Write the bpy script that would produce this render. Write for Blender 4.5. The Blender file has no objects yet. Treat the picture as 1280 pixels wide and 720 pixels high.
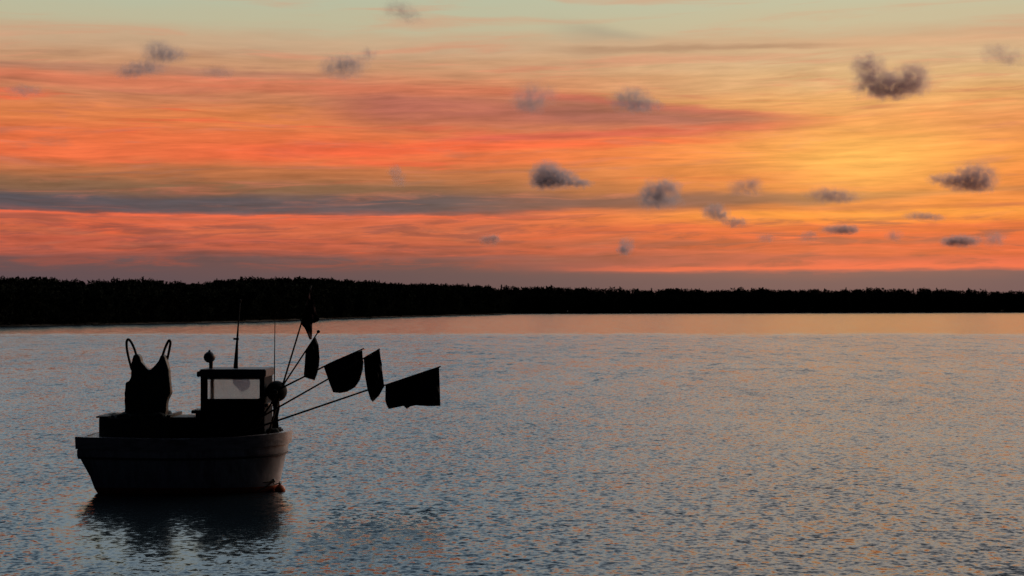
import bpy, bmesh, math, random
import numpy as np
from mathutils import Vector, noise as mnoise

random.seed(7)
rng = np.random.default_rng(7)
S = bpy.context.scene
COL = S.collection

# ------------------------------------------------------------------ camera
F = 1970.0            # focal length in photo pixels (1280 wide)
HOR = 382.0           # row of the horizon
CAMZ = 3.76
cam_d = bpy.data.cameras.new('camera')
cam_d.sensor_width = 36.0
cam_d.lens = 36.0 * F / 1280.0
cam_d.clip_end = 60000.0
cam = bpy.data.objects.new('camera', cam_d)
COL.objects.link(cam)
PITCH = math.atan((HOR - 360.0) / F)
cam.location = (0, 0, CAMZ)
cam.rotation_euler = (math.radians(90) + PITCH, 0, 0)
S.camera = cam


def at(px, py, Y):
    """the point of the place seen at photo pixel (px, py) at distance Y along the view"""
    return Vector(((px - 640.0) / F * Y, Y, CAMZ - (py - HOR) / F * Y))


# ------------------------------------------------------------------ colour helpers
def lin(r, g, b):
    def f(c):
        c = c / 255.0
        return c / 12.92 if c <= 0.04045 else ((c + 0.055) / 1.055) ** 2.4
    return (f(r), f(g), f(b), 1.0)


class NT:
    """small helper around a node tree"""
    def __init__(self, tree):
        self.t = tree
        self.n = tree.nodes
        self.l = tree.links

    def put(self, sock, v):
        if hasattr(v, 'is_output'):
            self.l.new(v, sock)
        else:
            sock.default_value = v

    def math(self, op, a, b=0.0, c=0.0, clamp=False):
        n = self.n.new('ShaderNodeMath')
        n.operation = op
        n.use_clamp = clamp
        self.put(n.inputs[0], a)
        self.put(n.inputs[1], b)
        self.put(n.inputs[2], c)
        return n.outputs[0]

    def add(self, a, b): return self.math('ADD', a, b)
    def sub(self, a, b): return self.math('SUBTRACT', a, b)
    def mul(self, a, b): return self.math('MULTIPLY', a, b)

    def step(self, x, lo, hi):
        """smooth 0 at lo to 1 at hi (lo may be above hi)"""
        n = self.n.new('ShaderNodeMapRange')
        n.interpolation_type = 'SMOOTHSTEP'
        flip = (not hasattr(lo, 'is_output')) and (not hasattr(hi, 'is_output')) and lo > hi
        if flip:
            lo, hi = hi, lo
        self.put(n.inputs['Value'], x)
        self.put(n.inputs['From Min'], lo)
        self.put(n.inputs['From Max'], hi)
        n.inputs['To Min'].default_value = 1.0 if flip else 0.0
        n.inputs['To Max'].default_value = 0.0 if flip else 1.0
        return n.outputs['Result']

    def vec(self, x, y, z=0.0):
        n = self.n.new('ShaderNodeCombineXYZ')
        self.put(n.inputs[0], x); self.put(n.inputs[1], y); self.put(n.inputs[2], z)
        return n.outputs[0]

    def sep(self, v):
        n = self.n.new('ShaderNodeSeparateXYZ')
        self.l.new(v, n.inputs[0])
        return n.outputs[0], n.outputs[1], n.outputs[2]

    def noise(self, v, scale=1.0, detail=3.0, rough=0.5, dist=0.0, out=0, dim='3D'):
        n = self.n.new('ShaderNodeTexNoise')
        n.noise_dimensions = dim
        self.l.new(v, n.inputs['Vector'])
        n.inputs['Scale'].default_value = scale
        n.inputs['Detail'].default_value = detail
        n.inputs['Roughness'].default_value = rough
        n.inputs['Distortion'].default_value = dist
        return n.outputs[out]

    def mix(self, fac, a, b, blend='MIX'):
        n = self.n.new('ShaderNodeMix')
        n.data_type = 'RGBA'
        n.blend_type = blend
        self.put(n.inputs[0], fac)
        self.put(n.inputs[6], a)
        self.put(n.inputs[7], b)
        return n.outputs[2]

    def ramp(self, fac, stops):
        n = self.n.new('ShaderNodeValToRGB')
        cr = n.color_ramp
        cr.interpolation = 'B_SPLINE' if False else 'EASE'
        while len(cr.elements) < len(stops):
            cr.elements.new(0.5)
        for e, (p, c) in zip(cr.elements, sorted(stops, key=lambda q: q[0])):
            e.position = p
            e.color = c
        self.put(n.inputs[0], fac)
        return n.outputs[0]


# ------------------------------------------------------------------ world: a sunset sky
SUN_AZ = math.degrees(math.atan((1080 - 640) / F))     # east of the view axis, degrees
SUN_EL = 4.6
world = bpy.data.worlds.new('World')
S.world = world
world.use_nodes = True
W = NT(world.node_tree)
for n in list(W.n):
    W.n.remove(n)
out = W.n.new('ShaderNodeOutputWorld')
bg = W.n.new('ShaderNodeBackground')
W.l.new(bg.outputs[0], out.inputs[0])
sky = W.n.new('ShaderNodeTexSky')
sky.sky_type = 'NISHITA'
sky.sun_disc = False
sky.sun_elevation = math.radians(SUN_EL)
sky.sun_rotation = math.radians(SUN_AZ)
sky.dust_density = 2.0

tc = W.n.new('ShaderNodeTexCoord')
dx, dy, dz = W.sep(tc.outputs['Generated'])
az = W.mul(W.math('ARCTAN2', dx, dy), 180 / math.pi)
el = W.mul(W.math('ARCSINE', dz), 180 / math.pi)


def EL(py):
    return math.degrees(math.atan((HOR - py) / F))


def AZ(px):
    return math.degrees(math.atan((px - 640.0) / F))


# slow waviness of the streaked cloud sheets
wv = W.noise(W.vec(W.mul(az, 0.10), W.mul(el, 0.75)), 1.0, 3.0, 0.5)
wv2 = W.noise(W.vec(W.mul(az, 0.5), W.mul(el, 3.0), 4.0), 1.0, 4.0, 0.55)
elw = W.add(el, W.add(W.mul(W.sub(wv, 0.5), 0.50), W.mul(W.sub(wv2, 0.5), 0.34)))


def rp(e):
    return math.sqrt(max(e, 0.0) / 90.0)


pos = W.math('SQRT', W.math('DIVIDE', W.math('MAXIMUM', elw, 0.0), 90.0))
HIGH_L = [(13.5, (192, 200, 194)), (18, (188, 206, 216)), (26, (180, 205, 222)), (38, (154, 186, 214)), (60, (84, 104, 134)), (90, (60, 74, 98))]
HIGH_R = [(13.5, (220, 210, 190)), (18, (236, 222, 210)), (26, (234, 226, 220)), (38, (208, 214, 224)), (60, (104, 118, 142)), (90, (60, 74, 98))]
left = [(350, (98, 80, 86)), (326, (108, 80, 82)), (312, (196, 94, 72)), (292, (212, 104, 72)), (270, (222, 104, 74)),
        (240, (158, 104, 74)), (214, (192, 112, 70)), (198, (240, 112, 68)), (180, (238, 114, 68)), (150, (226, 128, 74)),
        (122, (206, 130, 92)), (105, (214, 134, 98)), (85, (206, 152, 114)), (56, (206, 172, 138)), (30, (196, 190, 158)), (0, (190, 194, 166))]
right = [(352, (98, 82, 94)), (343, (112, 84, 92)), (335, (232, 104, 80)), (316, (216, 92, 66)), (298, (226, 98, 60)),
         (270, (252, 142, 60)), (245, (232, 130, 66)), (222, (242, 136, 66)), (195, (247, 148, 72)), (160, (236, 146, 86)),
         (130, (232, 166, 102)), (105, (220, 176, 124)), (75, (216, 182, 140)), (60, (208, 168, 132)), (35, (202, 190, 156)), (0, (196, 196, 166))]
rl = W.ramp(pos, [(rp(EL(y)), lin(*c)) for y, c in left] + [(rp(e), lin(*c)) for e, c in HIGH_L])
rr = W.ramp(pos, [(rp(EL(y)), lin(*c)) for y, c in right] + [(rp(e), lin(*c)) for e, c in HIGH_R])
col = W.mix(W.step(az, AZ(520), AZ(1090)), rl, rr)

# loose streaks: pink-lit undersides and slate veils
elt = W.add(W.sub(el, W.mul(az, 0.016)), W.mul(W.sub(wv, 0.5), 0.7))
n1 = W.noise(W.vec(W.mul(az, 0.13), W.mul(elt, 1.9), 1.0), 1.0, 5.0, 0.6, 0.4)
n2 = W.noise(W.vec(W.mul(az, 0.16), W.mul(elt, 1.5), 9.0), 1.0, 5.0, 0.6, 0.3)
n3 = W.noise(W.vec(W.mul(az, 0.42), W.mul(elt, 6.0), 5.0), 1.0, 4.0, 0.6)
inlow = W.mul(W.step(el, 1.2, 2.0), W.step(el, 10.2, 7.5))
left_side = W.step(az, AZ(1060), AZ(560))
col = W.mix(W.mul(W.mul(W.step(n1, 0.54, 0.70), inlow), W.add(0.30, W.mul(left_side, 0.40))), col, lin(244, 102, 66))
col = W.mix(W.mul(W.mul(W.step(n2, 0.54, 0.74), inlow), W.add(0.16, W.mul(left_side, 0.46))), col, lin(150, 108, 92))
topw = W.mul(W.step(el, 7.0, 8.6), W.step(el, 16.0, 11.0))
col = W.mix(W.mul(W.mul(W.step(n1, 0.50, 0.72), topw), 0.55), col, lin(216, 160, 128))
n4 = W.noise(W.vec(W.mul(az, 0.30), W.mul(elt, 1.6), 15.0), 1.0, 4.0, 0.6, 0.5)
bright = W.add(0.97, W.mul(W.add(W.mul(W.sub(n3, 0.5), 0.80), W.mul(W.sub(n4, 0.5), 0.55)), inlow))


def band(px0, px1, y0, y1, th0, th1, fx=60.0, soft=0.5):
    """a long cloud from (px0, y0) to (px1, y1) with thicknesses th0 and th1 (photo pixels)"""
    a0, a1 = AZ(px0), AZ(px1)
    e0, e1 = EL(y0), EL(y1)
    k = (e1 - e0) / (a1 - a0)
    c = W.add(e0, W.mul(W.sub(az, a0), k))
    h0, h1 = th0 / F * 57.3 / 2, th1 / F * 57.3 / 2
    kh = (h1 - h0) / (a1 - a0)
    h = W.math('MAXIMUM', W.add(h0, W.mul(W.sub(az, a0), kh)), 0.015)
    d = W.math('DIVIDE', W.math('ABSOLUTE', W.sub(elw, c)), h)
    m = W.step(d, 1.0 + soft, 1.0 - soft)
    ff = fx / F * 57.3
    m = W.mul(m, W.mul(W.step(az, a0 - ff, a0 + ff), W.step(az, a1 + ff, a1 - ff)))
    return m


def lay(m, c, amt):
    global col
    col = W.mix(W.mul(m, amt), col, lin(*c))


lay(band(-900, 660, 250, 252, 34, 22, 80, 1.0), (104, 86, 84), 0.75)
lay(band(-900, 640, 257.5, 259, 27, 20, 70, 0.6), (82, 81, 90), 0.9)
lay(band(560, 800, 258, 256, 16, 6, 80, 0.8), (112, 88, 86), 0.8)
lay(band(-200, 520, 231, 240, 24, 10, 90, 0.9), (134, 98, 72), 0.7)
lay(band(620, 940, 250, 252, 14, 12, 80, 0.8), (124, 88, 84), 0.9)
lay(band(780, 1110, 255, 248, 24, 11, 70, 0.8), (128, 86, 78), 0.9)
lay(band(1000, 1500, 246, 238, 8, 6, 70, 0.8), (178, 110, 72), 0.6)
lay(band(900, 1500, 263, 262, 7, 7, 100, 0.8), (196, 106, 62), 0.6)
lay(band(420, 1000, 134, 157, 46, 16, 70, 0.9), (180, 100, 88), 0.9)
lay(band(560, 1020, 174, 160, 12, 12, 70, 0.9), (214, 92, 76), 0.9)
lay(band(640, 1000, 118, 150, 9, 10, 80, 0.9), (208, 100, 84), 0.8)
lay(band(660, 960, 132, 152, 30, 14, 60, 0.7), (148, 90, 84), 0.55)
lay(band(300, 900, 192, 176, 16, 8, 120, 0.8), (252, 100, 64), 0.75)
lay(band(-200, 700, 270, 272, 4, 3, 60, 0.9), (252, 110, 72), 0.8)
lay(band(-300, 700, 103, 118, 16, 12, 90, 0.9), (220, 118, 86), 0.6)
lay(band(-300, 420, 92, 97, 12, 8, 90, 0.9), (170, 120, 100), 0.5)
lay(band(705, 1060, 62, 62, 9, 5, 50, 0.9), (178, 140, 112), 0.7)
lay(band(710, 800, 36, 46, 24, 10, 50, 0.9), (160, 150, 132), 0.5)
lay(band(1020, 1400, 60, 66, 10, 14, 80, 0.9), (226, 178, 138), 0.5)
lay(band(740, 1180, 318, 316, 14, 6, 120, 0.9), (176, 92, 78), 0.55)
lay(band(-200, 420, 300, 303, 10, 8, 120, 0.9), (200, 88, 72), 0.5)

n5 = W.noise(W.vec(W.mul(az, 0.34), W.mul(elt, 3.2), 25.0), 1.0, 5.0, 0.62, 0.5)
lowm = W.mul(W.step(el, 1.15, 1.5), W.step(el, 3.9, 2.8))
col = W.mix(W.mul(W.mul(W.step(n5, 0.44, 0.64), lowm), 0.78), col, lin(154, 82, 72))
n6 = W.noise(W.vec(W.mul(az, 0.24), W.mul(elt, 3.4), 33.0), 1.0, 5.0, 0.62, 0.6)
col = W.mix(W.mul(W.mul(W.step(n6, 0.52, 0.72), W.mul(W.step(el, 3.0, 4.2), W.step(el, 9.0, 7.2))), 0.60), col, lin(206, 118, 92))
lay(band(860, 1600, 270, 268, 9, 8, 120, 0.9), (255, 158, 66), 0.6)
lay(band(700, 1600, 288, 284, 9, 6, 120, 0.9), (222, 96, 62), 0.55)
lay(band(620, 1250, 303, 306, 7, 5, 120, 0.9), (176, 92, 74), 0.5)
lay(band(900, 1700, 316, 318, 9, 8, 120, 0.9), (236, 106, 64), 0.5)
lay(band(560, 1180, 327, 325, 12, 8, 120, 0.9), (160, 88, 80), 0.5)
lay(band(760, 1500, 336, 335, 4, 4, 120, 0.9), (244, 108, 78), 0.7)
# glow over the sunken sun, a broad bright sky to the right of it
ga = W.math('DIVIDE', W.sub(az, SUN_AZ), 3.7)
ge = W.math('DIVIDE', W.sub(elw, EL(200)), 1.25)
glow = W.math('EXPONENT', W.mul(W.add(W.mul(ga, ga), W.mul(ge, ge)), -1.0))
col = W.mix(W.mul(glow, 0.78), col, lin(255, 188, 92))
# the sky away from the sunset is dim
daz = W.math('COSINE', W.mul(W.sub(az, 14.0), math.pi / 180))
fall = W.add(0.018, W.mul(W.step(daz, 0.24, 0.84), 0.97))
zen = W.step(el, 75.0, 24.0)
fall = W.mul(fall, W.add(0.35, W.mul(zen, 0.65)))
fall = W.mul(fall, W.add(1.0, W.mul(W.mul(W.step(el, 11.5, 20.0), W.step(el, 62.0, 40.0)), 0.55)))
wide = W.mul(W.step(az, 19.0, 40.0), W.mul(W.step(az, 84.0, 58.0), W.step(el, 40.0, 8.0)))
fall = W.mul(fall, W.add(1.0, W.mul(wide, 4.5)))
col = W.mix(W.step(daz, 0.55, -0.05), col, lin(92, 106, 146))
scl = W.n.new('ShaderNodeVectorMath'); scl.operation = 'SCALE'
W.l.new(col, scl.inputs[0]); W.l.new(W.mul(bright, fall), scl.inputs['Scale'])
nsk = W.n.new('ShaderNodeVectorMath'); nsk.operation = 'SCALE'
W.l.new(sky.outputs[0], nsk.inputs[0]); W.put(nsk.inputs['Scale'], W.mul(fall, 0.02))
tot = W.n.new('ShaderNodeVectorMath'); tot.operation = 'ADD'
big = W.n.new('ShaderNodeVectorMath'); big.operation = 'SCALE'
W.l.new(scl.outputs[0], big.inputs[0]); big.inputs['Scale'].default_value = 9.5
W.l.new(big.outputs[0], tot.inputs[0]); W.l.new(nsk.outputs[0], tot.inputs[1])
W.l.new(tot.outputs[0], bg.inputs['Color'])
bg.inputs['Strength'].default_value = 0.10

# ------------------------------------------------------------------ sun (all but gone) and exposure
sd = bpy.data.lights.new('sun', 'SUN')
sd.energy = 0.02
sd.angle = math.radians(30)
sd.color = (1.0, 0.62, 0.34)
sun = bpy.data.objects.new('sun', sd)
COL.objects.link(sun)
dirv = Vector((math.sin(math.radians(SUN_AZ)) * math.cos(math.radians(SUN_EL)),
               math.cos(math.radians(SUN_AZ)) * math.cos(math.radians(SUN_EL)), math.sin(math.radians(SUN_EL))))
sun.rotation_euler = dirv.to_track_quat('Z', 'Y').to_euler()
sun.location = (50, 200, 60)
S.view_settings.view_transform = 'Standard'
S.view_settings.look = 'None'
S.view_settings.gamma = 1.0
S.view_settings.exposure = 0.0
S.view_settings.use_curve_mapping = False
S.cycles.use_denoising = True
S.cycles.max_bounces = 8
S.cycles.transparent_max_bounces = 16
S.cycles.volume_bounces = 6
S.cycles.volume_step_rate = 1.0


# ------------------------------------------------------------------ object helpers
def tag(o, label=None, cat=None, group=None, kind=None):
    if label: o['label'] = label
    if cat: o['category'] = cat
    if group: o['group'] = group
    if kind: o['kind'] = kind
    return o


def empty(name, loc, label, cat, group=None):
    o = bpy.data.objects.new(name, None)
    o.empty_display_size = 0.2
    COL.objects.link(o)
    o.location = loc
    return tag(o, label, cat, group)


WORLD_OF = {}


def link(name, me, mat, parent=None, origin=None, smooth=False):
    """mesh given in world coordinates; parent: a thing or a part; origin: where the object's own origin sits"""
    o = bpy.data.objects.new(name, me)
    COL.objects.link(o)
    if mat: me.materials.append(mat)
    if smooth:
        me.polygons.foreach_set('use_smooth', [True] * len(me.polygons))
    base = Vector(origin) if origin is not None else (WORLD_OF.get(parent.name, Vector(parent.location)) if parent else Vector((0, 0, 0)))
    co = np.empty(len(me.vertices) * 3)
    me.vertices.foreach_get('co', co)
    co = co.reshape(-1, 3) - np.array(base)
    me.vertices.foreach_set('co', co.ravel())
    me.update()
    WORLD_OF[o.name] = base
    if parent:
        o.parent = parent
        o.location = base - WORLD_OF.get(parent.name, Vector(parent.location))
    else:
        o.location = base
    return o


def done(bm, name, mat, parent=None, origin=None, smooth=False):
    me = bpy.data.meshes.new(name)
    bmesh.ops.recalc_face_normals(bm, faces=bm.faces[:])
    bm.to_mesh(me)
    bm.free()
    return link(name, me, mat, parent, origin, smooth)


def box(bm, x0, x1, y0, y1, z0, z1, bev=0.0):
    r = bmesh.ops.create_cube(bm, size=1.0)
    for v in r['verts']:
        v.co = Vector(((x0 + x1) / 2 + v.co.x * (x1 - x0), (y0 + y1) / 2 + v.co.y * (y1 - y0), (z0 + z1) / 2 + v.co.z * (z1 - z0)))
    if bev:
        es = list({e for v in r['verts'] for e in v.link_edges})
        bmesh.ops.bevel(bm, geom=es, offset=bev, segments=2, affect='EDGES')


def tube(bm, pts, rad, seg=10, cap=True):
    """a round bar through pts; rad a number or one per point"""
    pts = [Vector(p) for p in pts]
    if not isinstance(rad, (list, tuple)):
        rad = [rad] * len(pts)
    rings = []
    for i, p in enumerate(pts):
        d = (pts[min(i + 1, len(pts) - 1)] - pts[max(i - 1, 0)]).normalized()
        a = d.cross(Vector((0, 1, 0)) if abs(d.y) < 0.9 else Vector((1, 0, 0))).normalized()
        b = d.cross(a).normalized()
        rings.append([bm.verts.new(p + (a * math.cos(t) + b * math.sin(t)) * rad[i]) for t in [2 * math.pi * k / seg for k in range(seg)]])
    for r0, r1 in zip(rings, rings[1:]):
        for k in range(seg):
            bm.faces.new((r0[k], r0[(k + 1) % seg], r1[(k + 1) % seg], r1[k]))
    if cap:
        bm.faces.new(rings[0][::-1]); bm.faces.new(rings[-1])


def lathe(bm, base, prof, seg=20, axis='Z'):
    """prof: (radius, height) pairs"""
    rings = []
    for r, h in prof:
        ring = []
        for k in range(seg):
            t = 2 * math.pi * k / seg
            if axis == 'Z': o = Vector((math.cos(t) * r, math.sin(t) * r, h))
            elif axis == 'Y': o = Vector((math.cos(t) * r, h, math.sin(t) * r))
            else: o = Vector((h, math.cos(t) * r, math.sin(t) * r))
            ring.append(bm.verts.new(Vector(base) + o))
        rings.append(ring)
    for r0, r1 in zip(rings, rings[1:]):
        for k in range(seg):
            bm.faces.new((r0[k], r0[(k + 1) % seg], r1[(k + 1) % seg], r1[k]))
    bm.faces.new(rings[0][::-1]); bm.faces.new(rings[-1])


def remeshed(bm, voxel, smooth_it=2, bump=0.0, bscale=1.0):
    """one closed skin round everything in bm"""
    me = bpy.data.meshes.new('tmp'); bm.to_mesh(me); bm.free()
    o = bpy.data.objects.new('tmp', me); COL.objects.link(o)
    m = o.modifiers.new('r', 'REMESH'); m.mode = 'VOXEL'; m.voxel_size = voxel
    if smooth_it:
        s = o.modifiers.new('s', 'SMOOTH'); s.iterations = smooth_it; s.factor = 0.5
    dg = bpy.context.evaluated_depsgraph_get()
    res = bpy.data.meshes.new_from_object(o.evaluated_get(dg))
    bpy.data.objects.remove(o); bpy.data.meshes.remove(me)
    if bump:
        for v in res.vertices:
            v.co += v.normal * (mnoise.fractal(v.co * bscale, 1.0, 2.0, 3) * bump)
    return res


# ------------------------------------------------------------------ materials
def mat(name, c, rough=0.6, var=0.25, nscale=6.0, bump=0.15, metal=0.0, spec=0.5, stretch=(1, 1, 1), coat=0.0, stain=None):
    m = bpy.data.materials.new(name); m.use_nodes = True
    N = NT(m.node_tree)
    p = N.n['Principled BSDF']
    t = N.n.new('ShaderNodeTexCoord')
    mp = N.n.new('ShaderNodeMapping'); mp.inputs['Scale'].default_value = stretch
    N.l.new(t.outputs['Object'], mp.inputs[0])
    n = N.noise(mp.outputs[0], nscale, 5.0, 0.6)
    lo = tuple(x * (1 - var) for x in c) + (1,); hi = tuple(min(1, x * (1 + var)) for x in c) + (1,)
    cc = N.mix(N.step(n, 0.3, 0.7), lo, hi)
    if stain:
        n_s = N.noise(mp.outputs[0], nscale * 0.35, 6.0, 0.7)
        cc = N.mix(N.mul(N.step(n_s, 0.52, 0.66), 0.6), cc, tuple(stain) + (1,))
    N.l.new(cc, p.inputs['Base Color'])
    N.put(p.inputs['Roughness'], N.add(rough - 0.08, N.mul(n, 0.16)))
    p.inputs['Metallic'].default_value = metal
    p.inputs['Specular IOR Level'].default_value = spec
    p.inputs['Coat Weight'].default_value = coat
    if bump:
        b = N.n.new('ShaderNodeBump'); b.inputs['Strength'].default_value = bump; b.inputs['Distance'].default_value = 0.02
        N.l.new(n, b.inputs['Height']); N.l.new(b.outputs[0], p.inputs['Normal'])
    return m


M_hull = mat('hull_paint', (0.50, 0.47, 0.475), 0.42, 0.25, 4.0, 0.25, stretch=(1.6, 1, 0.5), stain=(0.16, 0.12, 0.10))
M_gun = mat('gunwale_paint', (0.42, 0.37, 0.36), 0.45, 0.3, 6.0, 0.25, stretch=(0.6, 1, 2), stain=(0.14, 0.10, 0.08))
M_rail = mat('rub_rail_rubber', (0.03, 0.03, 0.035), 0.6)
M_red = mat('antifouling_paint', (0.50, 0.11, 0.04), 0.5, 0.3, 8.0, 0.1, stain=(0.26, 0.08, 0.04))
M_deck = mat('deck_boards', (0.10, 0.08, 0.06), 0.75, 0.3, 9.0, 0.3)
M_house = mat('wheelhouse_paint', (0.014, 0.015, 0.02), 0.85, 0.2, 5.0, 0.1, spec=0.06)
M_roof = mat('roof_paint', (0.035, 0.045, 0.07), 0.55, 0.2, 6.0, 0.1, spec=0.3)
M_metal = mat('dark_metal', (0.08, 0.08, 0.085), 0.5, 0.25, 14.0, 0.1, metal=0.6)
M_black = mat('black_rubber', (0.018, 0.018, 0.02), 0.8, 0.2, 10.0, 0.1, spec=0.12)
M_cloth = mat('black_flag_cloth', (0.016, 0.016, 0.018), 0.9, 0.25, 12.0, 0.2, spec=0.2)
M_maroon = mat('dark_red_flag_cloth', (0.035, 0.010, 0.012), 0.9, 0.25, 12.0, 0.2, spec=0.2)
M_pole = mat('bamboo_pole', (0.03, 0.022, 0.016), 0.8, 0.3, 14.0, 0.1, spec=0.15)
M_net = mat('tarred_net', (0.03, 0.032, 0.03), 0.9, 0.4, 25.0, 0.6, spec=0.2)
M_bin = mat('bin_boards', (0.045, 0.04, 0.036), 0.75, 0.3, 8.0, 0.3, stretch=(0.4, 1, 4))
M_oil = mat('oilskin', (0.02, 0.024, 0.02), 0.6, 0.25, 8.0, 0.2)
M_rope = mat('rope', (0.10, 0.085, 0.06), 0.85, 0.3, 40.0, 0.4)
M_orange = mat('orange_float', (0.55, 0.12, 0.03), 0.5, 0.15, 8.0, 0.05)
M_seat = mat('seat_vinyl', (0.06, 0.06, 0.07), 0.5, 0.2, 8.0, 0.1)


def pane_mat():
    m = bpy.data.materials.new('salt_crusted_glass'); m.use_nodes = True
    N = NT(m.node_tree)
    for n in list(N.n): N.n.remove(n)
    o = N.n.new('ShaderNodeOutputMaterial')
    t = N.n.new('ShaderNodeTexCoord')
    nz = N.noise(t.outputs['Object'], 5.0, 4.0, 0.6)
    tr = N.n.new('ShaderNodeBsdfTransparent'); tr.inputs[0].default_value = (0.93, 0.93, 0.91, 1)
    rf = N.n.new('ShaderNodeBsdfRefraction'); rf.inputs['IOR'].default_value = 1.06; rf.inputs['Roughness'].default_value = 0.25
    rf.inputs['Color'].default_value = (0.95, 0.94, 0.93, 1)
    tl = N.n.new('ShaderNodeBsdfTranslucent'); tl.inputs[0].default_value = (0.6, 0.54, 0.54, 1)
    gl = N.n.new('ShaderNodeBsdfGlossy'); gl.inputs['Roughness'].default_value = 0.1
    m1 = N.n.new('ShaderNodeMixShader'); N.put(m1.inputs[0], N.add(0.45, N.mul(nz, 0.3)))
    N.l.new(tr.outputs[0], m1.inputs[1]); N.l.new(rf.outputs[0], m1.inputs[2])
    m2 = N.n.new('ShaderNodeMixShader'); N.put(m2.inputs[0], N.add(0.04, N.mul(nz, 0.12)))
    N.l.new(m1.outputs[0], m2.inputs[1]); N.l.new(tl.outputs[0], m2.inputs[2])
    m3 = N.n.new('ShaderNodeMixShader'); m3.inputs[0].default_value = 0.04
    N.l.new(m2.outputs[0], m3.inputs[1]); N.l.new(gl.outputs[0], m3.inputs[2])
    N.l.new(m3.outputs[0], o.inputs[0])
    return m


M_pane = pane_mat()


# ------------------------------------------------------------------ water
def water_mat():
    m = bpy.data.materials.new('lagoon_water'); m.use_nodes = True
    N = NT(m.node_tree)
    p = N.n['Principled BSDF']
    p.inputs['Base Color'].default_value = (0.010, 0.017, 0.022, 1)
    p.inputs['Roughness'].default_value = 0.06
    p.inputs['IOR'].default_value = 1.333
    g = N.n.new('ShaderNodeNewGeometry')
    x, y, z = N.sep(g.outputs['Position'])
    # wind roughness: a calm sheet beyond the wind line, cat's-paws before it
    edge = N.noise(N.vec(N.mul(x, 0.045), N.mul(y, 0.012)), 1.0, 5.0, 0.65)
    yy = N.add(y, N.mul(N.sub(edge, 0.5), 44.0))
    calm = N.step(yy, 188.0, 222.0)
    gust = N.noise(N.vec(N.mul(x, 0.10), N.mul(y, 0.035), 3.0), 1.0, 4.0, 0.6)
    gust2 = N.noise(N.vec(N.mul(x, 0.45), N.mul(y, 0.14), 8.0), 1.0, 3.0, 0.6)
    amp = N.add(0.82, N.add(N.mul(N.step(gust, 0.30, 0.70), 0.18), N.mul(N.step(gust2, 0.3, 0.7), 0.20)))
    amp = N.mul(amp, N.add(1.0, N.mul(calm, -0.80)))

    # the hull shelters the water close round it
    hx = N.math('DIVIDE', N.sub(N.add(x, 6.55), N.mul(N.sub(31.4, y), 0.2)), 2.6)
    hy = N.math('DIVIDE', N.add(y, -28.6), 7.2)
    lee = N.step(N.math('SQRT', N.add(N.mul(hx, hx), N.mul(hy, hy))), 1.15, 0.55)
    amp = N.mul(amp, N.add(1.0, N.mul(lee, -0.70)))

    def slopes(fx, fy, seed, detail, rough):
        c = N.noise(N.vec(N.mul(x, fx), N.mul(y, fy), seed), 1.0, detail, rough, 0.3, out=1)
        a, b, _ = N.sep(c)
        return N.sub(a, 0.5), N.sub(b, 0.5)
    s1 = slopes(7.6, 7.4, 0.0, 3.0, 0.6)        # hand-sized ripples
    s2 = slopes(2.7, 1.4, 17.0, 3.0, 0.6)       # wavelets
    s3 = slopes(0.62, 0.24, 31.0, 4.0, 0.65)     # slow undulation that still reads far out
    far = N.step(y, 34.0, 120.0)
    k2 = N.add(0.36, N.mul(far, 0.50)); k3 = N.add(0.12, N.mul(far, 0.62))
    sx = N.add(N.mul(s1[0], 0.50), N.add(N.mul(s2[0], 0.30), N.mul(s3[0], 0.12)))
    sy = N.add(N.mul(s1[1], 1.20), N.add(N.mul(s2[1], k2), N.add(N.mul(s3[1], k3), 0.135)))
    N.put(p.inputs['Roughness'], N.add(0.14, N.mul(calm, 0.02)))
    nv = N.vec(N.mul(N.mul(sx, amp), -1.0), N.mul(N.mul(sy, amp), -1.0), 1.0)
    nn = N.n.new('ShaderNodeVectorMath'); nn.operation = 'NORMALIZE'
    N.l.new(nv, nn.inputs[0])
    N.l.new(nn.outputs[0], p.inputs['Normal'])
    return m


bm = bmesh.new()
xs = [-12000, -600, 0, 600, 12000]
ys = [-400, 0, 60, 300, 1500, 9000]
gv = [[bm.verts.new((x, y, 0)) for x in xs] for y in ys]
for j in range(len(ys) - 1):
    for i in range(len(xs) - 1):
        bm.faces.new((gv[j][i], gv[j][i + 1], gv[j + 1][i + 1], gv[j + 1][i]))
tag(done(bm, 'water', water_mat()), 'rippled grey lagoon water with a calm orange sheet by the far shore', kind='structure')

# ------------------------------------------------------------------ far shore and its wood
SHORE = [(-2200, 130), (-700, 190), (-260, 235), (-150, 262), (-92.6, 285), (-75, 328), (-60.5, 372), (-53, 436), (-40, 520), (-14, 640), (0, 735),
         (60, 770), (140, 800), (283, 872), (420, 905), (900, 980), (2600, 1200)]
SX = np.array([p[0] for p in SHORE], float); SY = np.array([p[1] for p in SHORE], float)
seg = np.hypot(np.diff(SX), np.diff(SY)); ARC = np.concatenate([[0], np.cumsum(seg)])
# height of the wood's skyline above the water, from the rows it reaches
SKYL = [(-400, 347), (0, 345), (60, 346.5), (130, 350), (165, 347.5), (215, 352), (265, 352.5), (290, 348), (370, 346.5), (440, 349.5), (490, 353.5),
        (555, 355.5), (590, 354), (640, 357), (720, 358), (900, 359.5), (1000, 360), (1090, 359.5), (1160, 360.5), (1280, 361.5), (1700, 362)]
KX = np.array([p[0] for p in SKYL], float); KY = np.array([p[1] for p in SKYL], float)


def shore_at(s):
    x = np.interp(s, ARC, SX); y = np.interp(s, ARC, SY)
    x2 = np.interp(s + 4, ARC, SX); y2 = np.interp(s + 4, ARC, SY)
    t = np.array([x2 - x, y2 - y]); t /= np.linalg.norm(t)
    return x, y, np.array([-t[1], t[0]])      # inland normal


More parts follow.
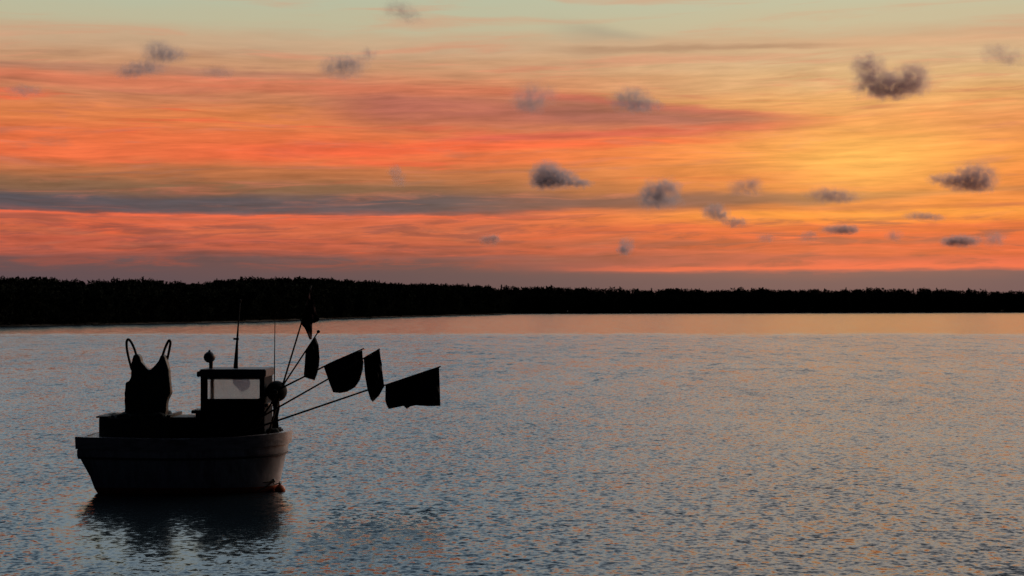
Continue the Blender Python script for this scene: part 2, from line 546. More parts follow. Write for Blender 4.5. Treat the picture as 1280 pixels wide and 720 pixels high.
bm = bmesh.new()
prev = None
for k in range(0, int(ARC[-1]), 12):
    x, y, n = shore_at(k)
    ring = []
    for d, z in ((-6, -0.6), (0, 0.02), (2.5, 0.35), (12, 0.7), (60, 1.2), (250, 2.0)):
        j = 1.2 * mnoise.noise(Vector((x * 0.05, y * 0.05, d * 0.1)))
        ring.append(bm.verts.new((x + n[0] * (d + j), y + n[1] * (d + j), z + (0.12 * j if d > 0 else 0))))
    if prev:
        for a in range(len(ring) - 1):
            bm.faces.new((prev[a], ring[a], ring[a + 1], prev[a + 1]))
    prev = ring
tag(done(bm, 'shore', mat('shore_mud', (0.05, 0.045, 0.035), 0.9, 0.3, 0.3)), 'low dark bank of the far shore', kind='structure')

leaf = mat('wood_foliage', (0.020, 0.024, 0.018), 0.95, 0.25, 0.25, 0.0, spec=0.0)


def tree_template(kind, ntri):
    """unit-high tree (0..1) as loose leaf clumps round a trunk: arrays of triangles"""
    tris = []
    # trunk and limbs
    for k in range(5):
        a0, a1 = 2 * math.pi * k / 5, 2 * math.pi * (k + 1) / 5
        p = [np.array((math.cos(a) * 0.02, math.sin(a) * 0.02, 0)) for a in (a0, a1)]
        tris.append((p[0], p[1], np.array((0, 0, 0.8))))
    if kind == 'round':
        lobes = [(rng.normal(0, 0.14), rng.normal(0, 0.14), rng.uniform(0.35, 0.85), rng.uniform(0.12, 0.22)) for _ in range(9)]
        lobes += [(0, 0, 0.80, 0.19), (0, 0, 0.5, 0.28), (0.1, 0, 0.25, 0.22), (-0.1, 0.1, 0.2, 0.22)]
    for _ in range(ntri):
        if kind == 'round':
            lx, ly, lz, lr = lobes[rng.integers(len(lobes))]
            d = rng.normal(size=3); d /= np.linalg.norm(d)
            c = np.array((lx, ly, lz)) + d * lr * rng.uniform(0.4, 1.0) ** 0.5 * np.array((1, 1, 0.85))
            s = rng.uniform(0.012, 0.034)
        else:
            h = rng.uniform(0.02, 1.0) ** 0.8
            r = (1 - h) * 0.20 * (0.75 + 0.4 * math.sin(h * 42)) + 0.008
            a = rng.uniform(0, 2 * math.pi); q = r * math.sqrt(rng.uniform(0.1, 1))
            c = np.array((math.cos(a) * q, math.sin(a) * q, h - q * 0.4))
            s = rng.uniform(0.02, 0.04) * (1.1 - 0.6 * h)
        c[2] = min(max(c[2], 0.01), 1.0)
        for _r in range(2):
            q = [c + rng.normal(size=3) * s for _ in range(3)]
            tris.append(tuple(q))
    return np.array(tris)       # n,3,3


TPL = [tree_template('round', 760) for _ in range(5)] + [tree_template('spire', 400) for _ in range(3)]
chunks = []
s_lo = np.interp(-330, SX, ARC); s_hi = np.interp(560, SX, ARC)
s = s_lo
while s < s_hi:
    x0, y0, n = shore_at(s)
    px0 = 640 + F * x0 / y0
    for row in range(6):
        d = 1.5 + row * 5.0 + rng.uniform(-2, 2)
        jx = rng.uniform(-1.6, 1.6)
        x = x0 + n[0] * d + jx; y = y0 + n[1] * d
        px = 640 + F * x / y
        top = CAMZ + (HOR - np.interp(px, KX, KY)) / F * y
        right_share = min(max((px - 420) / 300.0, 0), 1)
        kind = rng.random() < 0.01 + 0.12 * right_share
        q = rng.uniform(0.62, 0.88) if row < 3 else (rng.uniform(0.93, 1.0) if px < 560 else rng.uniform(0.86, 0.99))
        q *= 1.0 + 0.07 * (mnoise.noise(Vector((s * 0.035, 3.0, 0))) + 0.6 * mnoise.noise(Vector((s * 0.11, 9.0, 0))))
        if kind: q *= 1.02
        h = max(top * q, 2.5)
        tp = TPL[rng.integers(5, 8)] if kind else TPL[rng.integers(0, 5)]
        a = rng.uniform(0, 6.28); ca, sa = math.cos(a), math.sin(a)
        wdt = h * (0.85 if kind else rng.uniform(0.75, 1.05))
        R = np.array(((ca, -sa, 0), (sa, ca, 0), (0, 0, 1)))
        t = (tp * np.array((wdt, wdt, h - 0.3))) @ R.T + np.array((x, y, 0.35 + 0.01 * d))
        chunks.append(t)
    # bushes along the water that close the wood's foot
    for _ in range(5):
        d = rng.uniform(0.5, 6.0); h = rng.uniform(1.8, 4.0)
        a = rng.uniform(0, 6.28); ca, sa = math.cos(a), math.sin(a)
        R = np.array(((ca, -sa, 0), (sa, ca, 0), (0, 0, 1)))
        tp = TPL[rng.integers(0, 5)][5:560]
        chunks.append((tp * np.array((h * 1.6, h * 1.6, h)) - np.array((0, 0, 0.3))) @ R.T + np.array((x0 + n[0] * d + rng.uniform(-2, 2), y0 + n[1] * d, 0.25)))
    # younger growth between the trunks
    for _ in range(4):
        d = rng.uniform(6.0, 32.0); jx = rng.uniform(-3, 3)
        topm = CAMZ + (HOR - np.interp(px0, KX, KY)) / F * y0
        h = topm * rng.uniform(0.45, 0.75)
        a = rng.uniform(0, 6.28); ca, sa = math.cos(a), math.sin(a)
        R = np.array(((ca, -sa, 0), (sa, ca, 0), (0, 0, 1)))
        tp = TPL[rng.integers(0, 5)][5:700]
        chunks.append((tp * np.array((h * 1.3, h * 1.3, h))) @ R.T + np.array((x0 + n[0] * d + jx, y0 + n[1] * d, 0.3)))
    s += 2.6 + 1.6 * min(max((y0 - 300) / 500.0, 0), 1)
T = np.concatenate(chunks).reshape(-1, 3)
me = bpy.data.meshes.new('forest')
nt = len(T) // 3
me.vertices.add(len(T)); me.vertices.foreach_set('co', T.ravel())
me.loops.add(nt * 3); me.loops.foreach_set('vertex_index', np.arange(nt * 3))
me.polygons.add(nt); me.polygons.foreach_set('loop_start', np.arange(0, nt * 3, 3))
me.update(calc_edges=True)
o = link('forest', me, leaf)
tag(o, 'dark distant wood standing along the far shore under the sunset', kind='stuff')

# ------------------------------------------------------------------ fishing boat: hull
X_ST, X_BO = -8.675, -4.535       # stern and stem at the gunwale
YC, HB = 32.25, 0.86              # centre line and half beam
boat = empty('fishing_boat', (-6.6, YC, 0), 'small dark fishing boat with a wheelhouse moored on the grey water', 'fishing boat')


def sheer(x):
    t = (x - X_ST) / (X_BO - X_ST)
    return 1.085 + 0.05 * (1 - t) ** 3 * 1.0 + 0.115 * max(t - 0.45, 0) ** 1.6 / 0.55 ** 1.6


# per level: (height share of the sheer, stern x, stem x, half beam, bow length)
def outline(xs_, xb_, hb_, bow, n=26, out=0.0):
    """half plan from stern corner to stem: (x, half breadth)"""
    pts = []
    x1 = xb_ - bow
    hs = hb_ * 0.93
    for k in range(9):
        t = k / 9
        x = xs_ + (x1 - xs_) * t
        pts.append((x, hs + (hb_ - hs) * math.sin(t * math.pi / 2)))
    for k in range(n + 1):
        a = math.pi / 2 * k / n
        pts.append((x1 + bow * math.sin(a), hb_ * math.cos(a) ** 0.86 if k < n else 0.0))
    return [(x + (out if i > 0 else -out), b + out if i < len(pts) - 1 else b) for i, (x, b) in enumerate(pts)]


def ring_pts(zf, xs_, xb_, hb_, bow, out=0.0, absz=None):
    half = outline(xs_, xb_, hb_, bow, out=out)
    near = [Vector((x, YC - b, absz if absz is not None else sheer(x) * zf)) for x, b in half]
    far = [Vector((x, YC + b, absz if absz is not None else sheer(x) * zf)) for x, b in half[:-1]][::-1]
    return near + far      # closed ring through the transom


def skin(bm, rings, close_ends=True):
    vr = [[bm.verts.new(p) for p in r] for r in rings]
    m = len(vr[0])
    for a, b in zip(vr, vr[1:]):
        for k in range(m):
            bm.faces.new((a[k], a[(k + 1) % m], b[(k + 1) % m], b[k]))
    return vr


LV = {  # name: zfrac, stern, stem, half beam, bow length
    'keel': (None, -8.10, -4.86, 0.52, 1.5),
    'wl': (None, -8.30, -4.775, 0.70, 1.32),
    'stripe': (None, -8.36, -4.75, 0.725, 1.30),
    'low': (0.30, -8.43, -4.70, 0.765, 1.24),
    'rail': (0.635, -8.62, -4.625, 0.835, 1.15),
    'strake': (0.66, -8.635, -4.60, 0.84, 1.12),
    'under': (0.785, -8.655, -4.575, 0.85, 1.10),
    'gun': (1.0, X_ST, X_BO, 0.86, 1.08),
}


def R_(name, out=0.0, dz=None):
    zf, a, b, h, bw = LV[name]
    return ring_pts(zf, a, b, h, bw, out, dz)


bm = bmesh.new()
vr = skin(bm, [R_('stripe', 0, 0.115), R_('low'), R_('rail'), R_('strake'), R_('under'), R_('gun', -0.035), R_('gun', -0.13), ring_pts(None, X_ST + 0.14, X_BO - 0.2, 0.72, 1.0, 0, 0.55)])
done(bm, 'hull', M_hull, boat, smooth=True)
bm = bmesh.new()
vr = skin(bm, [R_('keel', 0, -0.35), R_('wl', 0, 0.0), R_('stripe', 0.002, 0.117)])
bm.faces.new(vr[0])
done(bm, 'waterline_stripe', M_red, boat, smooth=True)
# gunwale: the broad top plank that stands proud all round
bm = bmesh.new()
ru = R_('gun', 0.03)
bot = [Vector((p.x, p.y, p.z - 0.235)) for p in R_('gun', 0.022)]
botin = [Vector((p.x, p.y, p.z - 0.235)) for p in R_('gun', -0.03)]
topo = [Vector((p.x, p.y, p.z + 0.012)) for p in ru]
topi = [Vector((p.x, p.y, p.z + 0.012)) for p in R_('gun', -0.12)]
inn = [Vector((p.x, p.y, p.z - 0.02)) for p in R_('gun', -0.12)]
skin(bm, [botin, bot, [Vector((p.x, p.y, p.z - 0.012)) for p in ru], topo, topi, inn])
done(bm, 'gunwale', M_gun, boat)
# two slim rub rails
for zf, lv, dn in ((0.64, 'rail', 0.03),):
    bm = bmesh.new()
    a = R_(lv, 0.0); b = R_(lv, 0.035)
    up = [Vector((p.x, p.y, p.z + 0.022)) for p in a]
    skin(bm, [[Vector((p.x, p.y, p.z - 0.022)) for p in a], [Vector((p.x, p.y, p.z - 0.016)) for p in b], [Vector((p.x, p.y, p.z + 0.016)) for p in b], up])
    done(bm, 'rub_rail', M_rail, boat)
bm = bmesh.new()
bm.faces.new([bm.verts.new(p) for p in ring_pts(None, X_ST + 0.135, X_BO - 0.19, 0.725, 1.0, 0, 0.552)])
done(bm, 'deck', M_deck, boat)
# transom knee on the stern quarter, under the gunwale
bm = bmesh.new()
box(bm, X_ST + 0.0, X_ST + 0.12, YC - 0.80, YC + 0.80, 0.735, 0.895, 0.012)
done(bm, 'transom_beam', M_gun, boat)
# low engine casing between wheelhouse and net bin
bm = bmesh.new()
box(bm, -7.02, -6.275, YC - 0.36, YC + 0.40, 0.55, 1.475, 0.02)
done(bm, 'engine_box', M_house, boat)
bm = bmesh.new()
box(bm, -7.06, -6.273, YC - 0.40, YC + 0.44, 1.478, 1.505, 0.008)
done(bm, 'engine_box_lid', M_deck, boat)

# ------------------------------------------------------------------ wheelhouse
WX0, WX1, WY0, WY1 = -6.27, -4.985, 31.75, 32.82
ZS, ZH, ZT = 1.86, 2.295, 2.315     # sill, window head, wall top
bm = bmesh.new()
t = 0.05
box(bm, WX0, WX1, WY0, WY0 + t, 0.55, ZS)                       # near wall under the window
box(bm, WX0, WX0 + 0.115, WY0, WY0 + t, ZS, ZT)
box(bm, WX1 - 0.075, WX1, WY0, WY0 + t, ZS, ZT)
box(bm, WX0 + 0.115, WX1 - 0.075, WY0, WY0 + t, ZH, ZT)
box(bm, WX0, WX1, WY1 - t, WY1, 0.55, 1.70)                     # far wall
box(bm, WX0, WX0 + 0.05, WY1 - t, WY1, 1.70, ZT)
box(bm, WX1 - 0.05, WX1, WY1 - t, WY1, 1.70, ZT)
box(bm, WX1 - t, WX1, WY0 + t, WY1 - t, 0.55, ZT)              # front wall
box(bm, WX0, WX0 + t, WY0 + t, WY1 - t, 0.55, 1.62)             # low aft bulkhead
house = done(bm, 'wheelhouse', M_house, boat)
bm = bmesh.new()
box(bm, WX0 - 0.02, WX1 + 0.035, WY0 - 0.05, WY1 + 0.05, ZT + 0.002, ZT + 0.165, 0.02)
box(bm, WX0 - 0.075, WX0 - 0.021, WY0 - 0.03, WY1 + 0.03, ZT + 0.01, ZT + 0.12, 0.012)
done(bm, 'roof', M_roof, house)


def window(x0, x1, y, z0, z1):
    bm = bmesh.new()
    w = 0.022
    box(bm, x0, x1, y - 0.012, y + 0.012, z0, z0 + w); box(bm, x0, x1, y - 0.012, y + 0.012, z1 - w, z1)
    box(bm, x0, x0 + w, y - 0.012, y + 0.012, z0 + w, z1 - w); box(bm, x1 - w, x1, y - 0.012, y + 0.012, z0 + w, z1 - w)
    done(bm, 'window_frame', M_metal, house)
    bm = bmesh.new(); box(bm, x0 + w, x1 - w, y - 0.003, y + 0.003, z0 + w, z1 - w)
    done(bm, 'window_pane', M_pane, house)


window(WX0 + 0.117, WX1 - 0.077, WY0 + 0.02, ZS + 0.002, ZH - 0.002)
window(WX0 + 0.052, WX1 - 0.052, WY1 - 0.025, 1.702, ZT - 0.002)
# shelf on the aft side
bm = bmesh.new(); box(bm, WX0 - 0.20, WX0 - 0.002, WY0 + 0.06, WY1 - 0.4, 1.58, 1.65, 0.01)
box(bm, WX0 - 0.12, WX0 - 0.002, WY0 + 0.10, WY0 + 0.2, 1.5, 1.578)
done(bm, 'shelf', M_deck, house)
# helm seat seen through the glass
bm = bmesh.new()
box(bm, -5.74, -5.38, 32.0, 32.36, 1.38, 1.47, 0.03)
seat_ = done(bm, 'helm_seat', M_seat, boat)
bm = bmesh.new(); tube(bm, [(-5.56, 32.2, 0.555), (-5.56, 32.2, 1.378)], 0.05)
done(bm, 'pedestal', M_metal, seat_)
bm = bmesh.new()
box(bm, -5.74, -5.38, 32.37, 32.42, 1.40, 1.80, 0.02)
done(bm, 'seat_back', M_seat, seat_)

# mast on the roof, with crosspiece and lamp
mp0 = at(294.7, 461, 32.25); mp1 = at(296.3, 430, 32.25); mp2 = at(298, 404, 32.25); mp3 = at(300.2, 378, 32.25)
bm = bmesh.new(); tube(bm, [mp0, mp1, mp2, mp3], [0.048, 0.026, 0.014, 0.010])
mast = done(bm, 'mast', M_black, boat, smooth=True)
bm = bmesh.new()
c = at(295, 423.6, 32.2); tube(bm, [c + Vector((-0.05, 0, 0)), c + Vector((0.06, 0, 0))], 0.022)
done(bm, 'crosspiece', M_metal, mast)
bm = bmesh.new(); lathe(bm, mp3, [(0.014, 0), (0.026, 0.01), (0.026, 0.05), (0.01, 0.065)])
done(bm, 'mast_lamp', M_black, mast, smooth=True)
# round searchlight on its stem
c = at(262, 446.3, 32.1)
bm = bmesh.new(); lathe(bm, c, [(0.002, -0.12), (0.06, -0.105), (0.105, -0.06), (0.122, 0.0), (0.105, 0.06), (0.06, 0.10), (0.03, 0.112), (0.026, 0.135), (0.01, 0.145)])
sl = done(bm, 'searchlight', M_metal, boat, smooth=True)
b = at(264, 461, 32.1)
bm = bmesh.new(); tube(bm, [b, Vector((b.x, b.y, c.z - 0.09))], 0.042)
done(bm, 'stem', M_metal, sl)
# whip aerial at the front corner
bm = bmesh.new(); tube(bm, [at(343.2, 482, 32.6), at(343.4, 440, 32.6), at(343.8, 396, 32.6)], [0.013, 0.010, 0.007], 8)
done(bm, 'whip_aerial', M_black, boat)
# bracket at the wheelhouse front that the marker poles are lashed to
bm = bmesh.new()
box(bm, WX1 + 0.003, WX1 + 0.06, 31.85, 32.5, 1.72, 1.78)
done(bm, 'pole_bracket', M_metal, boat)
bm = bmesh.new()
box(bm, -4.955, -4.70, 32.05, 32.40, 0.95, 1.27, 0.03)
done(bm, 'anchor_locker', M_house, boat)
bm = bmesh.new()
lathe(bm, at(342, 600.5, 31.92), [(0.002, -0.03), (0.035, -0.025), (0.045, 0), (0.035, 0.025), (0.002, 0.03)], 12, 'Y')
done(bm, 'mooring_eye', M_metal, boat)

# ------------------------------------------------------------------ gear on the boat
# bin of boards aft, with nets heaped in it
bx0, bx1, by0, by1 = at(127, 520, 31.9).x, at(214, 520, 31.9).x, 31.72, 32.85
bin_ = empty('net_bin', ((bx0 + bx1) / 2, (by0 + by1) / 2, 0.55), 'big dark board bin on the stern deck of the boat, below the bib overalls', 'bin')
for name, b in (('side_panel', (bx0, bx1, by0, by0 + 0.03)), ('side_panel', (bx0, bx1, by1 - 0.03, by1)),
                ('end_panel', (bx0, bx0 + 0.03, by0 + 0.031, by1 - 0.031)), ('end_panel', (bx1 - 0.03, bx1, by0 + 0.031, by1 - 0.031))):
    bm = bmesh.new(); box(bm, b[0], b[1], b[2], b[3], 0.556, 1.50, 0.006)
    done(bm, name, M_bin, bin_)
bm = bmesh.new()
box(bm, bx0 - 0.06, bx0 + 0.18, by0 - 0.02, by1 + 0.02, 1.503, 1.535, 0.008)
done(bm, 'lid', M_bin, bin_)
bm = bmesh.new()
box(bm, bx1 - 0.05, bx1 + 0.03, by0 - 0.02, by1 + 0.02, 1.503, 1.56, 0.008)
done(bm, 'rim', M_bin, bin_)
bm = bmesh.new()
for k in range(26):
    u = random.random()
    x = bx0 + 0.16 + u * (bx1 - bx0 - 0.3); y = random.uniform(by0 + 0.15, by1 - 0.15)
    r = random.uniform(0.10, 0.17)
    top = 1.555 + 0.05 * min(u * 3, 1)
    m4 = bmesh.ops.create_icosphere(bm, subdivisions=2, radius=r)
    for v in m4['verts']: v.co = Vector((v.co.x * 1.3, v.co.y * 1.2, v.co.z * 0.8)) + Vector((x, y, top - r * 0.8 + random.uniform(-0.03, 0.015)))
net = link('fishing_net', remeshed(bm, 0.03, 2, 0.03, 9.0), M_net, None, ((bx0 + bx1) / 2, (by0 + by1) / 2, 1.4), True)
tag(net, 'heap of dark fishing net on top of the bin at the stern', 'net')


def slab(poly, Y, th, voxel=0.028, sm=4, bump=0.02):
    """a soft body from a side outline given in photo pixels at depth Y"""
    bm = bmesh.new()
    vs = [bm.verts.new(at(px, py, Y - th / 2)) for px, py in poly]
    f = bm.faces.new(vs)
    r = bmesh.ops.extrude_face_region(bm, geom=[f])
    for v in r['geom']:
        if isinstance(v, bmesh.types.BMVert): v.co.y += th
    bmesh.ops.recalc_face_normals(bm, faces=bm.faces[:])
    return remeshed(bm, voxel, sm, bump, 4.0)


bib = empty('bib_overalls', at(185, 519, 32.2), 'dark bib overalls standing upright in the stern, shoulder straps looped upward', 'overalls')
body = [(156, 522), (156, 500), (156.2, 479), (157, 477.5), (161.5, 476), (163.6, 470), (163.2, 462), (164, 454), (165.5, 448), (167.5, 444), (171, 442.5), (174.8, 445.5),
        (176.5, 452), (181, 458), (186.3, 463.2), (192, 457), (198.5, 450), (200, 445), (202.5, 442.8), (206, 445), (208.6, 453), (210.6, 462), (211.8, 475), (213.4, 491), (209.4, 499), (207.6, 510), (207, 522)]
link('bib', slab(body, 32.2, 0.24, 0.02, 2), M_oil, bib, smooth=True)


def strap(pix, Y0):
    bm = bmesh.new()
    pts = [at(px, py, Y0 + dy) for px, py, dy in pix]
    # smooth the loop
    P = []
    for i in range(len(pts) - 1):
        for k in range(5):
            t = k / 5
            p0 = pts[max(i - 1, 0)]; p1 = pts[i]; p2 = pts[i + 1]; p3 = pts[min(i + 2, len(pts) - 1)]
            P.append(0.5 * ((2 * p1) + (p2 - p0) * t + (2 * p0 - 5 * p1 + 4 * p2 - p3) * t * t + (3 * p1 - p0 - 3 * p2 + p3) * t ** 3))
    P.append(pts[-1])
    tube(bm, P, 0.026, 10)
    done(bm, 'strap', M_oil, bib, smooth=True)


strap([(165, 462, 0.08), (161.5, 449, 0.08), (159, 437, 0.05), (158.4, 428, 0.0), (160.2, 424.2, 0.0), (163.4, 426.6, 0.0), (167.4, 434, -0.04), (171.4, 446, -0.07)], 32.2)
strap([(207.2, 456, 0.08), (210.2, 445, 0.08), (212.4, 434, 0.05), (213.2, 428, 0.0), (211.8, 425.4, 0.0), (209.4, 428.5, 0.0), (206.2, 436, -0.04), (202.8, 446.5, -0.07)], 32.2)

def thin_cloth():
    m = bpy.data.materials.new('thin_grey_cloth'); m.use_nodes = True
    N = NT(m.node_tree)
    for n in list(N.n): N.n.remove(n)
    o = N.n.new('ShaderNodeOutputMaterial')
    t = N.n.new('ShaderNodeTexCoord')
    nz = N.noise(t.outputs['Object'], 14.0, 4.0, 0.6)
    a = N.n.new('ShaderNodeBsdfTransparent'); a.inputs[0].default_value = (0.8, 0.8, 0.86, 1)
    b = N.n.new('ShaderNodeBsdfTranslucent'); b.inputs[0].default_value = (0.4, 0.4, 0.44, 1)
    c = N.n.new('ShaderNodeMixShader'); N.put(c.inputs[0], N.add(0.06, N.mul(nz, 0.26)))
    N.l.new(a.outputs[0], c.inputs[1]); N.l.new(b.outputs[0], c.inputs[2]); N.l.new(c.outputs[0], o.inputs[0])
    return m


hc = slab([(290, 468.5), (291, 474), (293, 481), (298, 486), (301, 490), (305, 488.5), (310, 487), (312.5, 481), (311, 474), (308, 468.5)], 32.2, 0.10, 0.02, 3, 0.02)
hc = link('hanging_cloth', hc, thin_cloth(), None, at(300, 470, 32.2), True)
tag(hc, 'grey cloth hanging under the roof behind the wheelhouse window', 'cloth')

# round float hung on the wheelhouse front
c = at(346, 489, 32.0)
fl = empty('round_float', c, 'round dark float hung on the front of the wheelhouse beside the marker poles', 'float')
bm = bmesh.new(); lathe(bm, c, [(0.004, -0.215), (0.075, -0.20), (0.15, -0.15), (0.20, -0.075), (0.215, 0), (0.20, 0.075), (0.15, 0.15), (0.075, 0.20), (0.004, 0.215)], 28, 'Y')
done(bm, 'float_body', M_black, fl, smooth=True)
bm = bmesh.new(); lathe(bm, c + Vector((0, -0.225, 0)), [(0.05, -0.02), (0.055, 0.0), (0.05, 0.02)], 16, 'Y')
done(bm, 'hub', M_metal, fl)

# rope and net ends hanging below the float
rp_ = empty('rope_bundle', at(345, 530, 31.95), 'dark bundle of rope and netting hanging under the round float at the bow', 'rope')
bm = bmesh.new()
for k in range(7):
    p0 = at(341 + k * 1.3, 500, 31.95 + 0.04 * (k % 3)); p1 = at(342.5 + k * 0.9 + random.uniform(-1, 1), 520, 31.95); p2 = at(341.5 + k * 1.1, 540, 31.97)
    tube(bm, [p0, p0.lerp(p1, 0.5) + Vector((0.02, 0, 0)), p1, p2], 0.012 if k > 4 else 0.026, 8)
done(bm, 'hanging_line', M_net, rp_)
bm = bmesh.new()
for k in range(10):
    m4 = bmesh.ops.create_icosphere(bm, subdivisions=2, radius=random.uniform(0.06, 0.11))
    p = at(342 + random.uniform(-4, 6), 541 + random.uniform(-2, 4), 31.98 + random.uniform(-0.15, 0.2))
    for v in m4['verts']: v.co = v.co + p
link('coil', remeshed(bm, 0.025, 2, 0.02, 10), M_net, rp_, None, True)


# ------------------------------------------------------------------ marker poles with their flags
def flag_mesh(poly, Y, dyf, seed):
    """cloth inside an outline in photo pixels; dyf(px, py) gives its drift in depth, folds are added"""
    bm = bmesh.new()
    vs = [bm.verts.new((px, 0, py)) for px, py in poly]
    f = bm.faces.new(vs)
    bmesh.ops.triangulate(bm, faces=[f])
    for _ in range(4):
        es = [e for e in bm.edges if e.calc_length() > 4.0]
        if not es: break
        bmesh.ops.subdivide_edges(bm, edges=es, cuts=1)
        bmesh.ops.triangulate(bm, faces=bm.faces[:])
    for v in bm.verts:
        px, py = v.co.x, v.co.z
        y = Y + dyf(px, py) + 0.05 * math.sin((px * 0.55 + py * 0.12) + seed) * min(1.0, 0.4 + 0.02 * abs(py - poly[0][1])) + 0.02 * math.sin(px * 0.9 - py * 0.4 + seed * 2)
        v.co = at(px, py, y)
    rim = [e for e in bm.edges if len(e.link_faces) == 1]
    front = bm.faces[:]
    back = {v: bm.verts.new(v.co + Vector((0, 0.006, 0))) for v in bm.verts[:]}
    for f in front:
        bm.faces.new([back[v] for v in reversed(f.verts[:])])
    for e in rim:
        a_, b_ = e.verts
        bm.faces.new((a_, b_, back[b_], back[a_]))
    bmesh.ops.recalc_face_normals(bm, faces=bm.faces[:])
    me = bpy.data.meshes.new('flag'); bm.to_mesh(me); bm.free()
    return me


def marker(label, pole, poly, Y0, Y1, cloth, seed, knob=False):
    """pole: pixels from foot to tip; Y0, Y1 depth at foot and tip"""
    (ax, ay), (bx, by) = pole[0], pole[-1]
    root = empty('flag_pole', at(ax, ay, Y0), label, 'flag', 'marker flags leaning out over the bow')
    L = math.hypot(bx - ax, by - ay)
    dep = lambda px, py: Y0 + (Y1 - Y0) * max(0, min(1, ((px - ax) * (bx - ax) + (py - ay) * (by - ay)) / L / L))
    bm = bmesh.new()
    pts = []
    for (p, q) in zip(pole, pole[1:]):
        for k in range(4):
            t = k / 4
            x, y = p[0] + (q[0] - p[0]) * t, p[1] + (q[1] - p[1]) * t
            pts.append(at(x, y, dep(x, y)))
    pts.append(at(bx, by, Y1))
    rr_ = [0.021 - 0.008 * i / (len(pts) - 1) for i in range(len(pts))]
    tube(bm, pts, rr_, 10)
    done(bm, 'pole', M_pole, root, smooth=True)
    if knob:
        bm = bmesh.new(); lathe(bm, pts[-1], [(0.004, -0.035), (0.03, -0.02), (0.036, 0), (0.03, 0.02), (0.004, 0.035)], 12)
        done(bm, 'tip_knob', M_black, root, smooth=True)
    link('flag', flag_mesh(poly, 0.0, lambda px, py: dep(px, py) + 0.0, seed), cloth, root)
    return root


marker('upright marker pole, its dark flag hanging highest of all against the wood', [(335, 545), (354.5, 478), (372, 420), (376.5, 405), (389, 357)],
       [(376, 404.5), (377.5, 395), (383, 380), (388.5, 360), (391, 372), (394, 385), (396, 394), (399.5, 398.5), (397.5, 402), (390.4, 404.5), (390.3, 414), (389.8, 424), (387, 424.5), (384, 417), (381, 410.5)], 31.64, 32.5, M_maroon, 0.3)
marker('steep marker pole with a narrow black flag hanging straight down from its knobbed tip', [(318, 537), (357, 477), (398, 414.5)],
       [(382, 438), (387, 431), (394, 420.5), (396, 425), (398.4, 432), (399.6, 448), (398.8, 458), (397, 466), (393.5, 475.3), (387, 473.5), (381, 471.5), (379.8, 468.5), (381, 455)], 31.65, 32.1, M_cloth, 1.4, True)
marker('marker pole with a wide black flag, its lower edge rounded, second from the wheelhouse', [(300, 511), (357, 482.5), (379, 471.5), (413, 454), (455, 435.5)],
       [(405, 459), (413, 454), (433, 445.5), (453, 437.5), (453.4, 446), (454.4, 453), (453.6, 462), (450, 475), (444, 484), (434.5, 489.5), (425, 491.3), (416.4, 490.2), (412, 479), (408, 467)], 31.66, 32.0, M_cloth, 2.2)
marker('marker pole with a pointed black flag hanging between the two widest flags', [(285, 545), (350, 508), (408, 475), (475, 436)],
       [(454.6, 448.5), (463, 444), (474.6, 437), (475.4, 446), (477.6, 455), (477, 470), (480.4, 483), (474, 494.5), (466, 502.5), (463.2, 499), (459.4, 487), (456.3, 470)], 31.62, 31.8, M_cloth, 3.1)
marker('lowest marker pole with a ragged square black flag, farthest out from the boat', [(290, 545), (346, 526), (458, 488), (483, 481), (551, 458)],
       [(482, 481.5), (515, 470), (549, 459), (549.3, 474), (549.8, 490), (550.6, 507.3), (535, 507.6), (520, 506.6), (513, 508), (508.8, 511), (504.4, 507.3), (492, 509), (486, 511.2), (483, 505.5), (481.6, 500), (485.2, 495), (484.2, 488)], 31.58, 31.5, M_cloth, 4.4)

# ------------------------------------------------------------------ mooring gear at the bow
c = Vector((-4.70, 31.98, 0.03))
fb = empty('mooring_float', c, 'small orange mooring float in the water against the bow', 'float')
bm = bmesh.new(); lathe(bm, c, [(0.004, -0.11), (0.06, -0.09), (0.10, -0.04), (0.112, 0.0), (0.10, 0.045), (0.06, 0.09), (0.03, 0.10), (0.024, 0.125), (0.004, 0.13)], 20)
done(bm, 'float_body', M_orange, fb, smooth=True)
bm = bmesh.new(); tube(bm, [c + Vector((-0.02, 0, 0.12)), c + Vector((-0.01, 0, 0.165)), c + Vector((0.02, 0, 0.165)), c + Vector((0.025, 0, 0.12))], 0.008, 8)
done(bm, 'ring', M_metal, fb)
bm = bmesh.new()
e = at(342, 600.5, 31.90)
tube(bm, [e, e + Vector((-0.12, -0.10, -0.02)), e + Vector((-0.34, -0.20, -0.02)), e + Vector((-0.7, -0.27, -0.03))], 0.014, 8)
tube(bm, [e, e + Vector((-0.10, -0.08, -0.10)), e + Vector((-0.28, -0.16, -0.20))], 0.012, 8)
tube(bm, [e, e + Vector((0.02, -0.05, -0.08)), c + Vector((0, 0, 0.14))], 0.012, 8)
tag(done(bm, 'mooring_rope', M_rope, None, e), 'dark mooring rope running along the hull from the eye at the bow', 'rope')


